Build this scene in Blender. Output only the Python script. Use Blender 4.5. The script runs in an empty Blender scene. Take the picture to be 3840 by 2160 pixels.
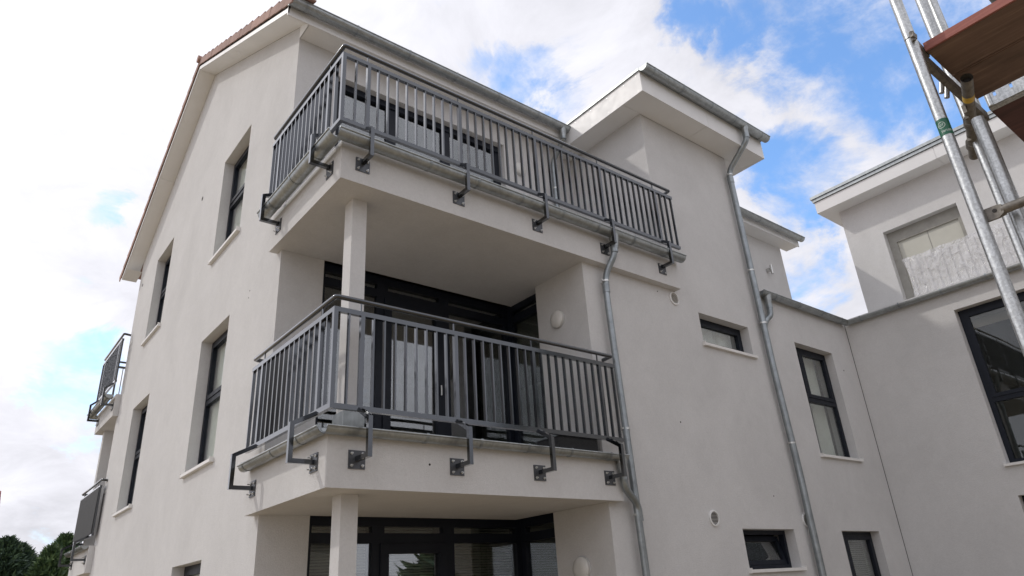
import bpy, bmesh, math, random
from mathutils import Vector, Matrix
random.seed(7)
R = math.radians
scene = bpy.context.scene
COL = scene.collection

# ------------------------------------------------------------------ camera
CAM = Vector((-2.52789, -7.15219, 0.0))
YAW, PITCH, ROLL, FPX = 0.69580, 0.42050, -0.06530, 2601.8
fwd = Vector((math.sin(YAW)*math.cos(PITCH), math.cos(YAW)*math.cos(PITCH), math.sin(PITCH)))
rgt = Vector((math.cos(YAW), -math.sin(YAW), 0)); upv = rgt.cross(fwd)
r2 = rgt*math.cos(ROLL)+upv*math.sin(ROLL); u2 = -rgt*math.sin(ROLL)+upv*math.cos(ROLL)
cd = bpy.data.cameras.new('camera'); co = bpy.data.objects.new('camera', cd); COL.objects.link(co)
co.matrix_world = Matrix(((r2.x, u2.x, -fwd.x, CAM.x), (r2.y, u2.y, -fwd.y, CAM.y), (r2.z, u2.z, -fwd.z, CAM.z), (0, 0, 0, 1)))
cd.sensor_width = 36; cd.lens = FPX/3840*36; cd.clip_start = 0.05; cd.clip_end = 3000
scene.camera = co
scene.render.resolution_x, scene.render.resolution_y = 1024, 576
def ray(u, v):
    d = r2*((u-1920)/FPX)+u2*(-(v-1080)/FPX)+fwd
    return d.normalized()

# ------------------------------------------------------------------ world: sky + broken cloud
SUN = Vector((-0.43, 0.52, 0.67)).normalized()
world = bpy.data.worlds.new('World'); scene.world = world; world.use_nodes = True
nt = world.node_tree; N = nt.nodes; L = nt.links; N.clear()
def nd(t, **k):
    n = N.new(t)
    for a, b in k.items(): setattr(n, a, b)
    return n
def mth(op, a, b=None, c=None, clamp=False):
    n = nd('ShaderNodeMath', operation=op, use_clamp=clamp)
    for i, x in enumerate((a, b, c)):
        if x is None: continue
        if isinstance(x, (int, float)): n.inputs[i].default_value = x
        else: L.new(x, n.inputs[i])
    return n.outputs[0]
def vmth(op, a, b=None, out=0):
    n = nd('ShaderNodeVectorMath', operation=op)
    for i, x in enumerate((a, b)):
        if x is None: continue
        if isinstance(x, (tuple, Vector)): n.inputs[i].default_value = tuple(x)
        else: L.new(x, n.inputs[i])
    return n.outputs[out]
def smooth(x, a, b):
    n = nd('ShaderNodeMapRange', interpolation_type='SMOOTHSTEP')
    n.inputs[1].default_value = a; n.inputs[2].default_value = b
    L.new(x, n.inputs[0]); return n.outputs[0]
def noise(vec, scale, detail, rough, dist=0.0):
    n = nd('ShaderNodeTexNoise'); n.inputs['Scale'].default_value = scale; n.inputs['Detail'].default_value = detail
    n.inputs['Roughness'].default_value = rough; n.inputs['Distortion'].default_value = dist
    L.new(vec, n.inputs['Vector']); return n
sky = nd('ShaderNodeTexSky', sky_type='NISHITA'); sky.sun_disc = False
sky.sun_elevation = math.asin(SUN.z); sky.sun_rotation = math.atan2(SUN.x, SUN.y)
sky.air_density = 1.0; sky.dust_density = 1.0; sky.ozone_density = 2.0
tc = nd('ShaderNodeTexCoord'); D = vmth('NORMALIZE', tc.outputs['Generated'])
sx = nd('ShaderNodeSeparateXYZ'); L.new(D, sx.inputs[0])
den = mth('ADD', mth('MAXIMUM', sx.outputs[2], 0.0), 0.35)
cx = nd('ShaderNodeCombineXYZ'); L.new(mth('DIVIDE', sx.outputs[0], den), cx.inputs[0]); L.new(mth('DIVIDE', sx.outputs[1], den), cx.inputs[1])
Pc = cx.outputs[0]
n1 = noise(Pc, 3.4, 12, 0.62, 0.25)
n2 = noise(vmth('ADD', Pc, (7.3, 2.1, 0.4)), 1.5, 6, 0.5)
n3 = noise(vmth('ADD', Pc, (1.9, 5.7, 3.1)), 5.5, 10, 0.64, 0.4)
# domain-warped direction for the open patches of blue
warp = vmth('SCALE', vmth('SUBTRACT', n3.outputs['Color'], (0.5, 0.5, 0.5)), None)
warp.node.inputs['Scale'].default_value = 0.20
Dw = vmth('NORMALIZE', vmth('ADD', D, warp))
holes = [((1800, 270), 1.6, .6), ((1950, 330), 2.5, .85), ((2060, 250), 1.9, .7), ((2190, 190), 1.5, .6), ((2150, 400), 2.0, .55), ((2580, 60), 2.0, .8), ((2830, 40), 2.6, .8), ((2740, 150), 2.0, .55), ((3100, 20), 3.6, .8), ((3330, 230), 3.4, .95), ((3440, 130), 3.0, .8), ((3270, 420), 2.6, .6),
         ((2960, 610), 2.6, .8), ((3040, 690), 2.6, .7), ((3380, 420), 3.0, .8), ((3000, 1000), 2.4, .5), ((2960, 1080), 1.6, .4), ((3560, 330), 4.0, 1.0), ((3200, 640), 2.2, .5), ((2620, 330), 1.2, .6), ((2800, 420), 1.2, .5), ((2630, 340), 1.4, .6),
         ((455, 800), 1.2, .6), ((270, 1330), 2.4, .75), ((330, 1470), 2.2, .7), ((200, 1250), 1.6, .5), ((300, 1600), 1.8, .5)]
hs = None
for (u, v), rad, amp in holes:
    d = vmth('DOT_PRODUCT', Dw, ray(u, v), out=1)
    f = mth('MULTIPLY', smooth(d, math.cos(R(rad*2.0)), math.cos(R(rad*.15))), amp)
    hs = f if hs is None else mth('MAXIMUM', hs, f)
base = mth('ADD', mth('MULTIPLY', n1.outputs['Fac'], 0.95), mth('MULTIPLY', n2.outputs['Fac'], 0.35))
cov = mth('SUBTRACT', mth('ADD', mth('SUBTRACT', base, 0.02), mth('MULTIPLY', mth('SUBTRACT', n3.outputs['Fac'], 0.5), 0.42)), mth('MULTIPLY', hs, 0.40))
cloud = smooth(cov, 0.24, 0.52)
sd = vmth('DOT_PRODUCT', D, SUN, out=1)
glow = mth('POWER', mth('MAXIMUM', sd, 0.0), 5.0)
shade = smooth(n2.outputs['Fac'], 0.30, 0.72)
cb = mth('ADD', mth('ADD', 0.68, mth('MULTIPLY', glow, 0.34)), mth('MULTIPLY', shade, 0.26))
cb = mth('ADD', cb, mth('MULTIPLY', mth('SUBTRACT', n3.outputs['Fac'], 0.5), 0.55))
ccol = nd('ShaderNodeMix', data_type='RGBA', blend_type='MULTIPLY'); ccol.inputs[0].default_value = 1
ccol.inputs[6].default_value = (0.975, 0.975, 1.05, 1)
cc = nd('ShaderNodeCombineColor'); 
for i in range(3): L.new(cb, cc.inputs[i])
L.new(cc.outputs[0], ccol.inputs[7])
STR = 0.12
csc = vmth('SCALE', ccol.outputs[2]); csc.node.inputs['Scale'].default_value = 1.0/STR
haze = nd('ShaderNodeMix', data_type='RGBA'); L.new(mth('MULTIPLY', glow, 1.15, None, True), haze.inputs[0]); ssc = vmth('MULTIPLY', sky.outputs[0], (1.62, 1.98, 2.25))
L.new(ssc, haze.inputs[6]); haze.inputs[7].default_value = (4.5, 5.8, 7.5, 1)
mix = nd('ShaderNodeMix', data_type='RGBA'); L.new(cloud, mix.inputs[0]); L.new(haze.outputs[2], mix.inputs[6]); L.new(csc, mix.inputs[7])
bg = nd('ShaderNodeBackground'); bg.inputs[1].default_value = STR; L.new(mix.outputs[2], bg.inputs[0])
wo = nd('ShaderNodeOutputWorld'); L.new(bg.outputs[0], wo.inputs[0])
world.cycles.sampling_method = 'MANUAL'; world.cycles.sample_map_resolution = 1024

scene.cycles.sample_clamp_indirect = 4.0; scene.cycles.blur_glossy = 1.0
# ------------------------------------------------------------------ sun
sl = bpy.data.lights.new('sun', 'SUN'); sl.energy = 1.25; sl.angle = R(1.5); sl.color = (1, 0.95, 0.88)
so = bpy.data.objects.new('sun', sl); COL.objects.link(so)
so.rotation_euler = SUN.to_track_quat('Z', 'Y').to_euler()
vs = scene.view_settings; vs.view_transform = 'Standard'; vs.look = 'None'; vs.exposure = 0.20; vs.gamma = 1.0; vs.use_curve_mapping = False

# ------------------------------------------------------------------ materials
MATS = {}
class MT:
    """small helper round one material's node tree"""
    def __init__(s, name):
        s.m = bpy.data.materials.new(name); s.m.use_nodes = True; s.t = s.m.node_tree
        s.b = s.t.nodes['Principled BSDF']; MATS[name] = s.m
    def n(s, t, **k):
        x = s.t.nodes.new(t)
        for a, b in k.items(): setattr(x, a, b)
        return x
    def l(s, a, b): s.t.links.new(a, b)
    def coord(s, scale=(1, 1, 1), kind='Object'):
        tc = s.n('ShaderNodeTexCoord'); mp = s.n('ShaderNodeMapping'); mp.inputs['Scale'].default_value = scale
        s.l(tc.outputs[kind], mp.inputs[0]); return mp.outputs[0]
    def pos(s, scale=(1, 1, 1)):
        g = s.n('ShaderNodeNewGeometry'); mp = s.n('ShaderNodeMapping'); mp.inputs['Scale'].default_value = scale
        if scale == (1, 1, 1): mp.inputs['Rotation'].default_value = (.41, .73, 1.07)
        s.l(g.outputs['Position'], mp.inputs[0]); return mp.outputs[0]
    def noise(s, v, sc, det=4, ro=.55, dist=0):
        x = s.n('ShaderNodeTexNoise'); x.inputs['Scale'].default_value = sc; x.inputs['Detail'].default_value = det
        x.inputs['Roughness'].default_value = ro; x.inputs['Distortion'].default_value = dist; s.l(v, x.inputs['Vector']); return x.outputs['Fac']
    def ramp(s, f, stops):
        x = s.n('ShaderNodeValToRGB'); e = x.color_ramp.elements
        while len(e) < len(stops): e.new(.5)
        for el, (p, c) in zip(e, stops): el.position = p; el.color = (c[0], c[1], c[2], 1) if not isinstance(c, (int, float)) else (c, c, c, 1)
        s.l(f, x.inputs[0]); return x.outputs[0]
    def mul(s, a, b, f=1.0, mode='MULTIPLY'):
        x = s.n('ShaderNodeMix', data_type='RGBA', blend_type=mode); x.inputs[0].default_value = f
        for i, q in ((6, a), (7, b)):
            if isinstance(q, tuple): x.inputs[i].default_value = (*q, 1)
            else: s.l(q, x.inputs[i])
        return x.outputs[2]
    def bump(s, h, strength, dist):
        x = s.n('ShaderNodeBump'); x.inputs['Strength'].default_value = strength; x.inputs['Distance'].default_value = dist
        s.l(h, x.inputs['Height']); s.l(x.outputs[0], s.b.inputs['Normal'])
    def base(s, c):
        if isinstance(c, tuple): s.b.inputs['Base Color'].default_value = (*c, 1)
        else: s.l(c, s.b.inputs['Base Color'])
    def rough(s, r):
        if isinstance(r, (int, float)): s.b.inputs['Roughness'].default_value = r
        else: s.l(r, s.b.inputs['Roughness'])
    def metal(s, v): s.b.inputs['Metallic'].default_value = v
def stucco(name, col, grain=1.0):
    k = MT(name); p = k.pos()
    big = k.ramp(k.noise(p, .55, 5, .6, .6), [(.25, .91), (.55, 1.0), (.8, 1.035)])
    stre = k.ramp(k.noise(k.pos((1.6, 1.6, .7)), 1.0, 6, .6), [(.25, .965), (.6, 1.0), (.9, 1.015)])
    grn = k.ramp(k.noise(p, 210, 2, .6), [(.3, .93), (.6, 1.02)])
    fine = k.ramp(k.noise(p, 34, 4, .7), [(.25, .945), (.75, 1.04)])
    med = k.ramp(k.noise(p, 4.3, 6, .65, .8), [(.28, .955), (.6, 1.0), (.85, 1.03)])
    c = k.mul(k.mul(k.mul(k.mul(k.mul(col, big), stre), grn), fine), med)
    k.base(c); k.rough(.92); k.b.inputs['Specular IOR Level'].default_value = .2
    k.bump(k.noise(p, 85, 4, .75), .75*grain, .009); return k.m
stucco('stucco', (.640, .634, .627))
stucco('stucco_new', (.680, .674, .664))
def plain(name, col, rough=.5, metal=0, var=.08, vscale=6, bumpy=0, spec=.5):
    k = MT(name); p = k.pos()
    f = k.ramp(k.noise(p, vscale, 5, .6), [(.25, 1-var), (.75, 1+var*.6)])
    k.base(k.mul(col, f)); k.metal(metal); k.rough(k.ramp(k.noise(p, vscale*2.3, 4, .6), [(.3, max(0, rough-.07)), (.7, min(1, rough+.09))]))
    k.b.inputs['Specular IOR Level'].default_value = spec
    if bumpy: k.bump(k.noise(p, 60, 3, .6), bumpy, .003)
    return k.m
plain('soffit_white', (.78, .78, .77), .55, 0, .05, 2.0)
plain('board_white', (.74, .74, .735), .42, 0, .05, 2.5)
plain('sill_white', (.74, .73, .71), .45, 0, .08, 9)
k_ = plain('steel_grey', (.056, .062, .071), .17, 1.0, .05, 3); k_.node_tree.nodes['Principled BSDF'].inputs['Coat Weight'].default_value = 1.0; k_.node_tree.nodes['Principled BSDF'].inputs['Coat IOR'].default_value = 1.6; k_.node_tree.nodes['Principled BSDF'].inputs['Coat Roughness'].default_value = .12
plain('plate_dark', (.10, .104, .112), .40, .7, .2, 14)
plain('bolt_zinc', (.62, .62, .60), .3, 1, .15, 60)
plain('frame_anthracite', (.009, .012, .020), .45, 0, .12, 5, 0, .25)
plain('rubber_black', (.012, .012, .012), .7)
plain('joint_dark', (.03, .028, .027), .9)
plain('lamp_white', (.66, .65, .62), .35, 0, .04, 8)
plain('plastic_white', (.74, .74, .73), .45, 0, .08, 12)
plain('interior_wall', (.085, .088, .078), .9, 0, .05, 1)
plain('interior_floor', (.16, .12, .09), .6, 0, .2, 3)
plain('curtain_cloth', (.82, .82, .79), .95, 0, .1, 5)
plain('blind_slat', (.24, .24, .21), .6, 0, .1, 8)
plain('screen_grey', (.035, .036, .038), .75, 0, .25, 25, .4)
plain('door_cream', (.50, .49, .43), .55, 0, .06, 4)
plain('timber_grey', (.33, .32, .29), .8, 0, .2, 6)
plain('sticker_green', (.008, .10, .055), .4, 0, .12, 40)
plain('sticker_white', (.62, .70, .66), .45, 0, .1, 60)
plain('tape_yellow', (.55, .36, .04), .45, 0, .25, 30)
plain('coupler_steel', (.20, .185, .165), .55, .7, .45, 35, .3)
plain('brown_tile_far', (.10, .062, .052), .85, 0, .3, 4); plain('render_grey', (.22, .21, .19), .9, 0, .2, 1)
plain('red_tile_far', (.26, .105, .07), .85, 0, .3, 4)
def zinc(name, col, r):
    k = MT(name); p = k.pos()
    a = k.ramp(k.noise(p, 9, 6, .65, .5), [(.25, .72), (.5, .95), (.75, 1.12)])
    b = k.ramp(k.noise(k.pos((30, 30, 3)), 1.0, 4, .6), [(.3, .86), (.7, 1.06)])
    k.base(k.mul(k.mul(col, a), b)); k.metal(.88)
    k.rough(k.ramp(k.noise(p, 22, 4, .6), [(.25, r-.08), (.75, r+.14)])); k.bump(k.noise(p, 40, 3, .6), .08, .003)
zinc('zinc', (.40, .425, .43), .40)
zinc('pipe_zinc', (.33, .36, .375), .40)
def galv():
    k = MT('galvanised'); p = k.pos()
    v = k.n('ShaderNodeTexVoronoi'); v.inputs['Scale'].default_value = 130; k.l(p, v.inputs['Vector'])
    s = k.ramp(v.outputs['Color'], [(.2, .80), (.8, 1.08)])
    st = k.ramp(k.noise(k.pos((60, 60, 5)), 1.0, 5, .65, .4), [(.25, .58), (.5, .92), (.8, 1.1)])
    k.base(k.mul(k.mul((.56, .575, .575), s), st)); k.metal(.92)
    k.rough(k.ramp(k.noise(p, 55, 4, .7), [(.25, .24), (.75, .50)])); k.bump(k.noise(p, 90, 4, .7), .25, .002)
galv()
def tile():
    k = MT('roof_tile'); p = k.pos()
    a = k.ramp(k.noise(p, 7, 6, .65), [(.25, .70), (.55, 1.0), (.8, 1.15)])
    oi = k.n('ShaderNodeObjectInfo'); v = k.ramp(oi.outputs['Random'], [(0, .82), (1, 1.12)])
    k.base(k.mul(k.mul((.36, .225, .185), a), v)); k.rough(.85); k.bump(k.noise(p, 70, 4, .6), .3, .004)
tile()
def wood(name, c1, c2):
    k = MT(name)
    f = k.noise(k.pos((26, 1.6, 26)), 1.0, 7, .62, .8); g = k.noise(k.pos((3, 2, 3)), 1.0, 5, .65)
    oi = k.n('ShaderNodeObjectInfo'); v = k.ramp(oi.outputs['Random'], [(0, .85), (1, 1.15)])
    c = k.ramp(f, [(.25, tuple(x*.6 for x in c1)), (.55, c1), (.8, c2)])
    k.base(k.mul(k.mul(c, k.ramp(g, [(.3, .55), (.5, .95), (.75, 1.15)])), v)); k.rough(.75); k.bump(f, .3, .003)
wood('plank_brown', (.150, .092, .068), (.28, .19, .135))
wood('plank_red', (.29, .105, .085), (.36, .15, .125))
wood('plywood_red', (.085, .034, .032), (.125, .05, .045))
def glass(nm, refl):
    m = bpy.data.materials.new(nm); m.use_nodes = True; t = m.node_tree; t.nodes.clear(); MATS[nm] = m
    o = t.nodes.new('ShaderNodeOutputMaterial'); mx = t.nodes.new('ShaderNodeMixShader'); tr = t.nodes.new('ShaderNodeBsdfTransparent'); gl = t.nodes.new('ShaderNodeBsdfGlossy')
    lw = t.nodes.new('ShaderNodeLayerWeight'); lw.inputs[0].default_value = .5; fr = t.nodes.new('ShaderNodeMath'); fr.operation = 'POWER'; fr.inputs[1].default_value = 4.6; t.links.new(lw.outputs['Facing'], fr.inputs[0])
    tr.inputs[0].default_value = (.92, .94, .92, 1); gl.inputs[0].default_value = (.95, .97, 1, 1); gl.inputs['Roughness'].default_value = .012
    g = t.nodes.new('ShaderNodeNewGeometry'); nz = t.nodes.new('ShaderNodeTexNoise'); nz.inputs['Scale'].default_value = 1.1; nz.inputs['Detail'].default_value = 1
    bp = t.nodes.new('ShaderNodeBump'); bp.inputs['Strength'].default_value = .10; bp.inputs['Distance'].default_value = .02
    t.links.new(g.outputs['Position'], nz.inputs['Vector']); t.links.new(nz.outputs['Fac'], bp.inputs['Height']); t.links.new(bp.outputs[0], gl.inputs['Normal'])
    ad = t.nodes.new('ShaderNodeMapRange'); ad.inputs[3].default_value = refl; t.links.new(fr.outputs[0], ad.inputs[0]); t.links.new(ad.outputs[0], mx.inputs[0]); t.links.new(tr.outputs[0], mx.inputs[1]); t.links.new(gl.outputs[0], mx.inputs[2]); t.links.new(mx.outputs[0], o.inputs[0])
glass('glass', .13); glass('glass_clear', .045)
def film():
    m = bpy.data.materials.new('plastic_film'); m.use_nodes = True; t = m.node_tree; t.nodes.clear(); MATS['plastic_film'] = m
    o = t.nodes.new('ShaderNodeOutputMaterial'); mx = t.nodes.new('ShaderNodeMixShader'); tr = t.nodes.new('ShaderNodeBsdfTransparent'); p = t.nodes.new('ShaderNodeBsdfPrincipled')
    p.inputs['Base Color'].default_value = (.75, .75, .78, 1); p.inputs['Roughness'].default_value = .07
    g = t.nodes.new('ShaderNodeNewGeometry'); mp = t.nodes.new('ShaderNodeMapping'); mp.inputs['Scale'].default_value = (3.2, 3.2, 2.2)
    nz = t.nodes.new('ShaderNodeTexNoise'); nz.inputs['Scale'].default_value = 2.4; nz.inputs['Detail'].default_value = 6; nz.inputs['Distortion'].default_value = 1.2
    bp = t.nodes.new('ShaderNodeBump'); bp.inputs['Strength'].default_value = 1.0; bp.inputs['Distance'].default_value = .07
    t.links.new(g.outputs['Position'], mp.inputs[0]); t.links.new(mp.outputs[0], nz.inputs['Vector']); t.links.new(nz.outputs['Fac'], bp.inputs['Height']); t.links.new(bp.outputs[0], p.inputs['Normal'])
    cr = t.nodes.new('ShaderNodeValToRGB'); cr.color_ramp.elements[0].position = .3; cr.color_ramp.elements[0].color = (.12, .12, .12, 1); cr.color_ramp.elements[1].position = .70; cr.color_ramp.elements[1].color = (.62, .62, .62, 1)
    t.links.new(nz.outputs['Fac'], cr.inputs[0]); t.links.new(cr.outputs[0], mx.inputs[0]); t.links.new(tr.outputs[0], mx.inputs[1]); t.links.new(p.outputs[0], mx.inputs[2]); t.links.new(mx.outputs[0], o.inputs[0])
film()
def leafm(name, c1, c2):
    k = MT(name); oi = k.n('ShaderNodeNewGeometry')
    r = k.ramp(oi.outputs['Random Per Island'], [(0, tuple(x*.55 for x in c1)), (.5, c1), (1, c2)])
    k.base(r); k.rough(.6); k.b.inputs['Subsurface Weight'].default_value = 0
leafm('needle_dark', (.055, .10, .065), (.115, .18, .08)); leafm('needle_mid', (.075, .135, .06), (.15, .22, .08))
plain('bark', (.10, .075, .055), .9, 0, .3, 12, .5)
def gravel():
    k = MT('ground_gravel'); p = k.pos(); k.base(k.ramp(k.noise(p, 9, 8, .7), [(.3, (.25, .20, .135)), (.7, (.41, .335, .235))])); k.rough(.95); k.bump(k.noise(p, 40, 4, .7), .6, .02)
gravel()

# ------------------------------------------------------------------ mesh helpers
class MB:
    def __init__(s): s.v = []; s.f = []; s.sm = []
    def quad(s, *pts, smooth=False):
        i = len(s.v); s.v += [tuple(p) for p in pts]; s.f.append(tuple(range(i, i+len(pts)))); s.sm.append(smooth); return s
    def box(s, a, b):
        (x0, y0, z0), (x1, y1, z1) = [tuple(min(a[i], b[i]) for i in range(3)), tuple(max(a[i], b[i]) for i in range(3))]
        i = len(s.v); s.v += [(x0, y0, z0), (x1, y0, z0), (x1, y1, z0), (x0, y1, z0), (x0, y0, z1), (x1, y0, z1), (x1, y1, z1), (x0, y1, z1)]
        for q in ((3, 2, 1, 0), (4, 5, 6, 7), (0, 1, 5, 4), (1, 2, 6, 5), (2, 3, 7, 6), (3, 0, 4, 7)): s.f.append(tuple(i+k for k in q)); s.sm.append(False)
        return s
    def hexa(s, p):                                   # 8 points: bottom 4, top 4
        i = len(s.v); s.v += [tuple(x) for x in p]
        for q in ((3, 2, 1, 0), (4, 5, 6, 7), (0, 1, 5, 4), (1, 2, 6, 5), (2, 3, 7, 6), (3, 0, 4, 7)): s.f.append(tuple(i+k for k in q)); s.sm.append(False)
        return s
    def bar(s, a, b, w, h, up=(0, 0, 1)):             # rectangular bar between two points
        a = Vector(a); b = Vector(b); d = (b-a).normalized(); up = Vector(up)
        sd = d.cross(up)
        if sd.length < 1e-4: sd = d.cross(Vector((1, 0, 0)))
        sd.normalize(); u = sd.cross(d).normalized(); sd *= w/2; u *= h/2
        return s.hexa([a-sd-u, a+sd-u, b+sd-u, b-sd-u, a-sd+u, a+sd+u, b+sd+u, b-sd+u])
    def tube(s, pts, r, seg=16, caps=True, r1=None):
        pts = [Vector(p) for p in pts]; n = len(pts); rings = []
        t0 = (pts[1]-pts[0]).normalized(); u = t0.cross(Vector((0, 0, 1)))
        if u.length < 1e-3: u = t0.cross(Vector((1, 0, 0)))
        u.normalize()
        for k in range(n):
            t = ((pts[min(k+1, n-1)]-pts[k]).normalized()+(pts[k]-pts[max(k-1, 0)]).normalized()) if 0 < k < n-1 else ((pts[1]-pts[0]) if k == 0 else (pts[-1]-pts[-2]))
            t.normalize(); u = (u-t*u.dot(t)).normalized(); w = t.cross(u)
            sc = 1.0
            if 0 < k < n-1:
                c = (pts[k]-pts[k-1]).normalized().dot(t); sc = 1/max(c, .5)
            rr = r if r1 is None else r+(r1-r)*k/(n-1)
            i = len(s.v)
            for j in range(seg):
                a = 2*math.pi*j/seg; s.v.append(tuple(pts[k]+u*(rr*math.cos(a))+w*(rr*math.sin(a))))
            rings.append(i)
        for k in range(n-1):
            for j in range(seg):
                a, b = rings[k], rings[k+1]; s.f.append((a+j, a+(j+1) % seg, b+(j+1) % seg, b+j)); s.sm.append(True)
        if caps:
            for k, c in ((0, pts[0]), (n-1, pts[-1])):
                i = len(s.v); s.v += [s.v[rings[k]+j] for j in range(seg)]; s.f.append(tuple(range(i, i+seg))); s.sm.append(False)
        return s
    def trough(s, a, b, r, up=Vector((0, 0, 1)), t=.004, seg=14, cap=(True, True), lip=.010, side=1):
        """half-round gutter between a and b (centre of its open top); a rolled bead on the outer lip"""
        a = Vector(a); b = Vector(b); d = (b-a).normalized(); w = d.cross(up).normalized()*side
        for rr in (r, r-t):
            prev = None
            for k in range(seg+1):
                an = math.pi*k/seg; o = w*(rr*math.cos(an))-up*(rr*math.sin(an))
                i = len(s.v); s.v += [tuple(a+o), tuple(b+o)]
                if prev is not None: s.f.append((prev, prev+1, i+1, i)); s.sm.append(True)
                prev = i
        for p, c in ((a, cap[0]), (b, cap[1])):
            if c:
                i = len(s.v)
                for k in range(seg+1):
                    an = math.pi*k/seg; s.v.append(tuple(p+w*(r*math.cos(an))-up*(r*math.sin(an))))
                s.f.append(tuple(range(i, i+seg+1))); s.sm.append(False)
        s.tube([a+w*(r+.002), b+w*(r+.002)], lip, 8)
        return s
    def arc(s, c, d, r, a0, a1, w, t, seg=12, up=Vector((0, 0, 1)), side=1):
        """flat strap bent round a gutter: c centre, d axis"""
        c = Vector(c); d = Vector(d).normalized(); q = d.cross(up).normalized()*side; prev = None
        for k in range(seg+1):
            an = a0+(a1-a0)*k/seg; i = len(s.v)
            for rr in (r, r+t):
                o = q*(rr*math.cos(an))-up*(rr*math.sin(an))
                s.v += [tuple(c+o-d*w/2), tuple(c+o+d*w/2)]
            if prev is not None:
                p = prev
                for f in ((p, p+1, i+1, i), (p+2, p+3, i+3, i+2), (p, p+2, i+2, i), (p+1, p+3, i+3, i+1)): s.f.append(f); s.sm.append(False)
            prev = i
        return s
    def disc(s, c, n, r, h, seg=24, dome=0.0):
        c = Vector(c); n = Vector(n).normalized(); u = n.cross(Vector((0, 0, 1)))
        if u.length < .01: u = Vector((1, 0, 0))
        u.normalize(); w = n.cross(u)
        rings = [(r, 0), (r, h*.6), (r*.93, h)]+([(r*.6, h+dome*.7), (r*.25, h+dome)] if dome else [])
        idx = []
        for rr, hh in rings:
            idx.append(len(s.v))
            for j in range(seg):
                a = 2*math.pi*j/seg; s.v.append(tuple(c+n*hh+u*(rr*math.cos(a))+w*(rr*math.sin(a))))
        for p, q in zip(idx, idx[1:]):
            for j in range(seg): s.f.append((p+j, p+(j+1) % seg, q+(j+1) % seg, q+j)); s.sm.append(True)
        s.f.append(tuple(idx[-1]+j for j in range(seg))); s.sm.append(False)
        s.f.append(tuple(idx[0]+j for j in reversed(range(seg)))); s.sm.append(False)
        return s
    def mesh(s, name, mat):
        me = bpy.data.meshes.new(name); me.from_pydata(s.v, [], s.f); me.materials.append(MATS[mat])
        me.polygons.foreach_set('use_smooth', s.sm); me.update(); return me
    def build(s, name, mat, parent=None, label=None, kind=None):
        return link(name, s.mesh(name, mat), parent, label=label, kind=kind)
def link(name, me, parent=None, loc=(0, 0, 0), label=None, kind=None):
    o = bpy.data.objects.new(name, me); COL.objects.link(o); o.location = loc
    if parent is not None:
        o.parent = parent; o.matrix_parent_inverse = Matrix.Translation(-WORLD.get(parent.name, Vector((0, 0, 0))))
    WORLD[o.name] = WORLD.get('', Vector((0, 0, 0)))+Vector(loc)
    if label: o['label'] = label
    if kind: o['kind'] = kind
    return o
WORLD = {}
def thing(name, loc, label, cat, group=None):
    o = bpy.data.objects.new(name, None); COL.objects.link(o); o.location = loc; WORLD[o.name] = Vector(loc); o.empty_display_size = .2
    o['label'] = label; o['category'] = cat
    if group: o['group'] = group
    return o
def tag(o, label, cat, group=None):
    o['label'] = label; o['category'] = cat
    if group: o['group'] = group
    return o
GZ = -1.6
# ------------------------------------------------------------------ ground
g = MB().quad((-400, -400, GZ), (400, -400, GZ), (400, 600, GZ), (-400, 600, GZ)).build('ground', 'ground_gravel'); g['kind'] = 'structure'

# ------------------------------------------------------------------ main numbers (metres, camera eye at z = 0)
XS, YS = -.10, -1.744              # balcony slab faces
ZBU, ZBL = 3.857, .907             # slab undersides
ZTU, ZTL = 4.31, 1.385
YT, XT, XT2, XT3 = -1.635, 3.259, 4.96, 7.20   # stair block face, its left wall (low / top storey), right edge
XE, XEL = 5.10, 3.39
XG0, XG1, YG, Y1 = .53, 3.40, .10, -.714
HW, HX = 8.724, 11.65              # house depth, length
XV, YA, ZA, YE, ZE, YL, ZL = -.295, 4.519, 9.707, -.32, 7.10, 9.252, 7.106
KR = (ZA-ZE)/(YA-YE); KL = (ZA-ZL)/(YL-YA)
XB, ZW = 10.143, 4.40
def sof(y): return ZE+(y-YE)*KR if y <= YA else ZL+(YL-y)*KL
house = thing('apartment_house', (5.5, 3, GZ), 'white rendered three-storey apartment house with gable, balconies and red tiled verge', 'house')

def wall_with_holes(mb, M, u0, u1, v0, v1, holes, dep):
    us = sorted({u0, u1, *[h[0] for h in holes], *[h[1] for h in holes]}); vs_ = sorted({v0, v1, *[h[2] for h in holes], *[h[3] for h in holes]})
    for i in range(len(us)-1):
        for j in range(len(vs_)-1):
            a, b, c, d = us[i], us[i+1], vs_[j], vs_[j+1]; cu, cv = (a+b)/2, (c+d)/2
            if any(h[0] < cu < h[1] and h[2] < cv < h[3] for h in holes): continue
            mb.quad(M(a, c, 0), M(b, c, 0), M(b, d, 0), M(a, d, 0))
    for (a, b, c, d) in holes:
        mb.quad(M(a, c, 0), M(a, d, 0), M(a, d, dep), M(a, c, dep)); mb.quad(M(b, c, 0), M(b, d, 0), M(b, d, dep), M(b, c, dep))
        mb.quad(M(a, d, 0), M(b, d, 0), M(b, d, dep), M(a, d, dep)); mb.quad(M(a, c, 0), M(b, c, 0), M(b, c, dep), M(a, c, dep))
MG = lambda u, v, d: (d, u, v)
MF = lambda y: (lambda u, v, d: (u, y+d, v))
MX = lambda x: (lambda u, v, d: (x+d, u, v))
GW = [(1.74, 2.956, 4.948, 6.765), (5.936, 7.143, 4.948, 6.765), (1.74, 2.956, 1.766, 3.661), (5.936, 7.143, 1.766, 3.661), (1.74, 2.956, -1.2, .622), (5.936, 7.143, -1.2, .622)]
m = MB(); wall_with_holes(m, MG, 0, HW, GZ, 7.1, GW, .34)
m.quad((0, 0, 7.1), (0, HW, 7.1), (0, HW, sof(HW)), (0, YA, ZA), (0, 0, sof(0)))
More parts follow.
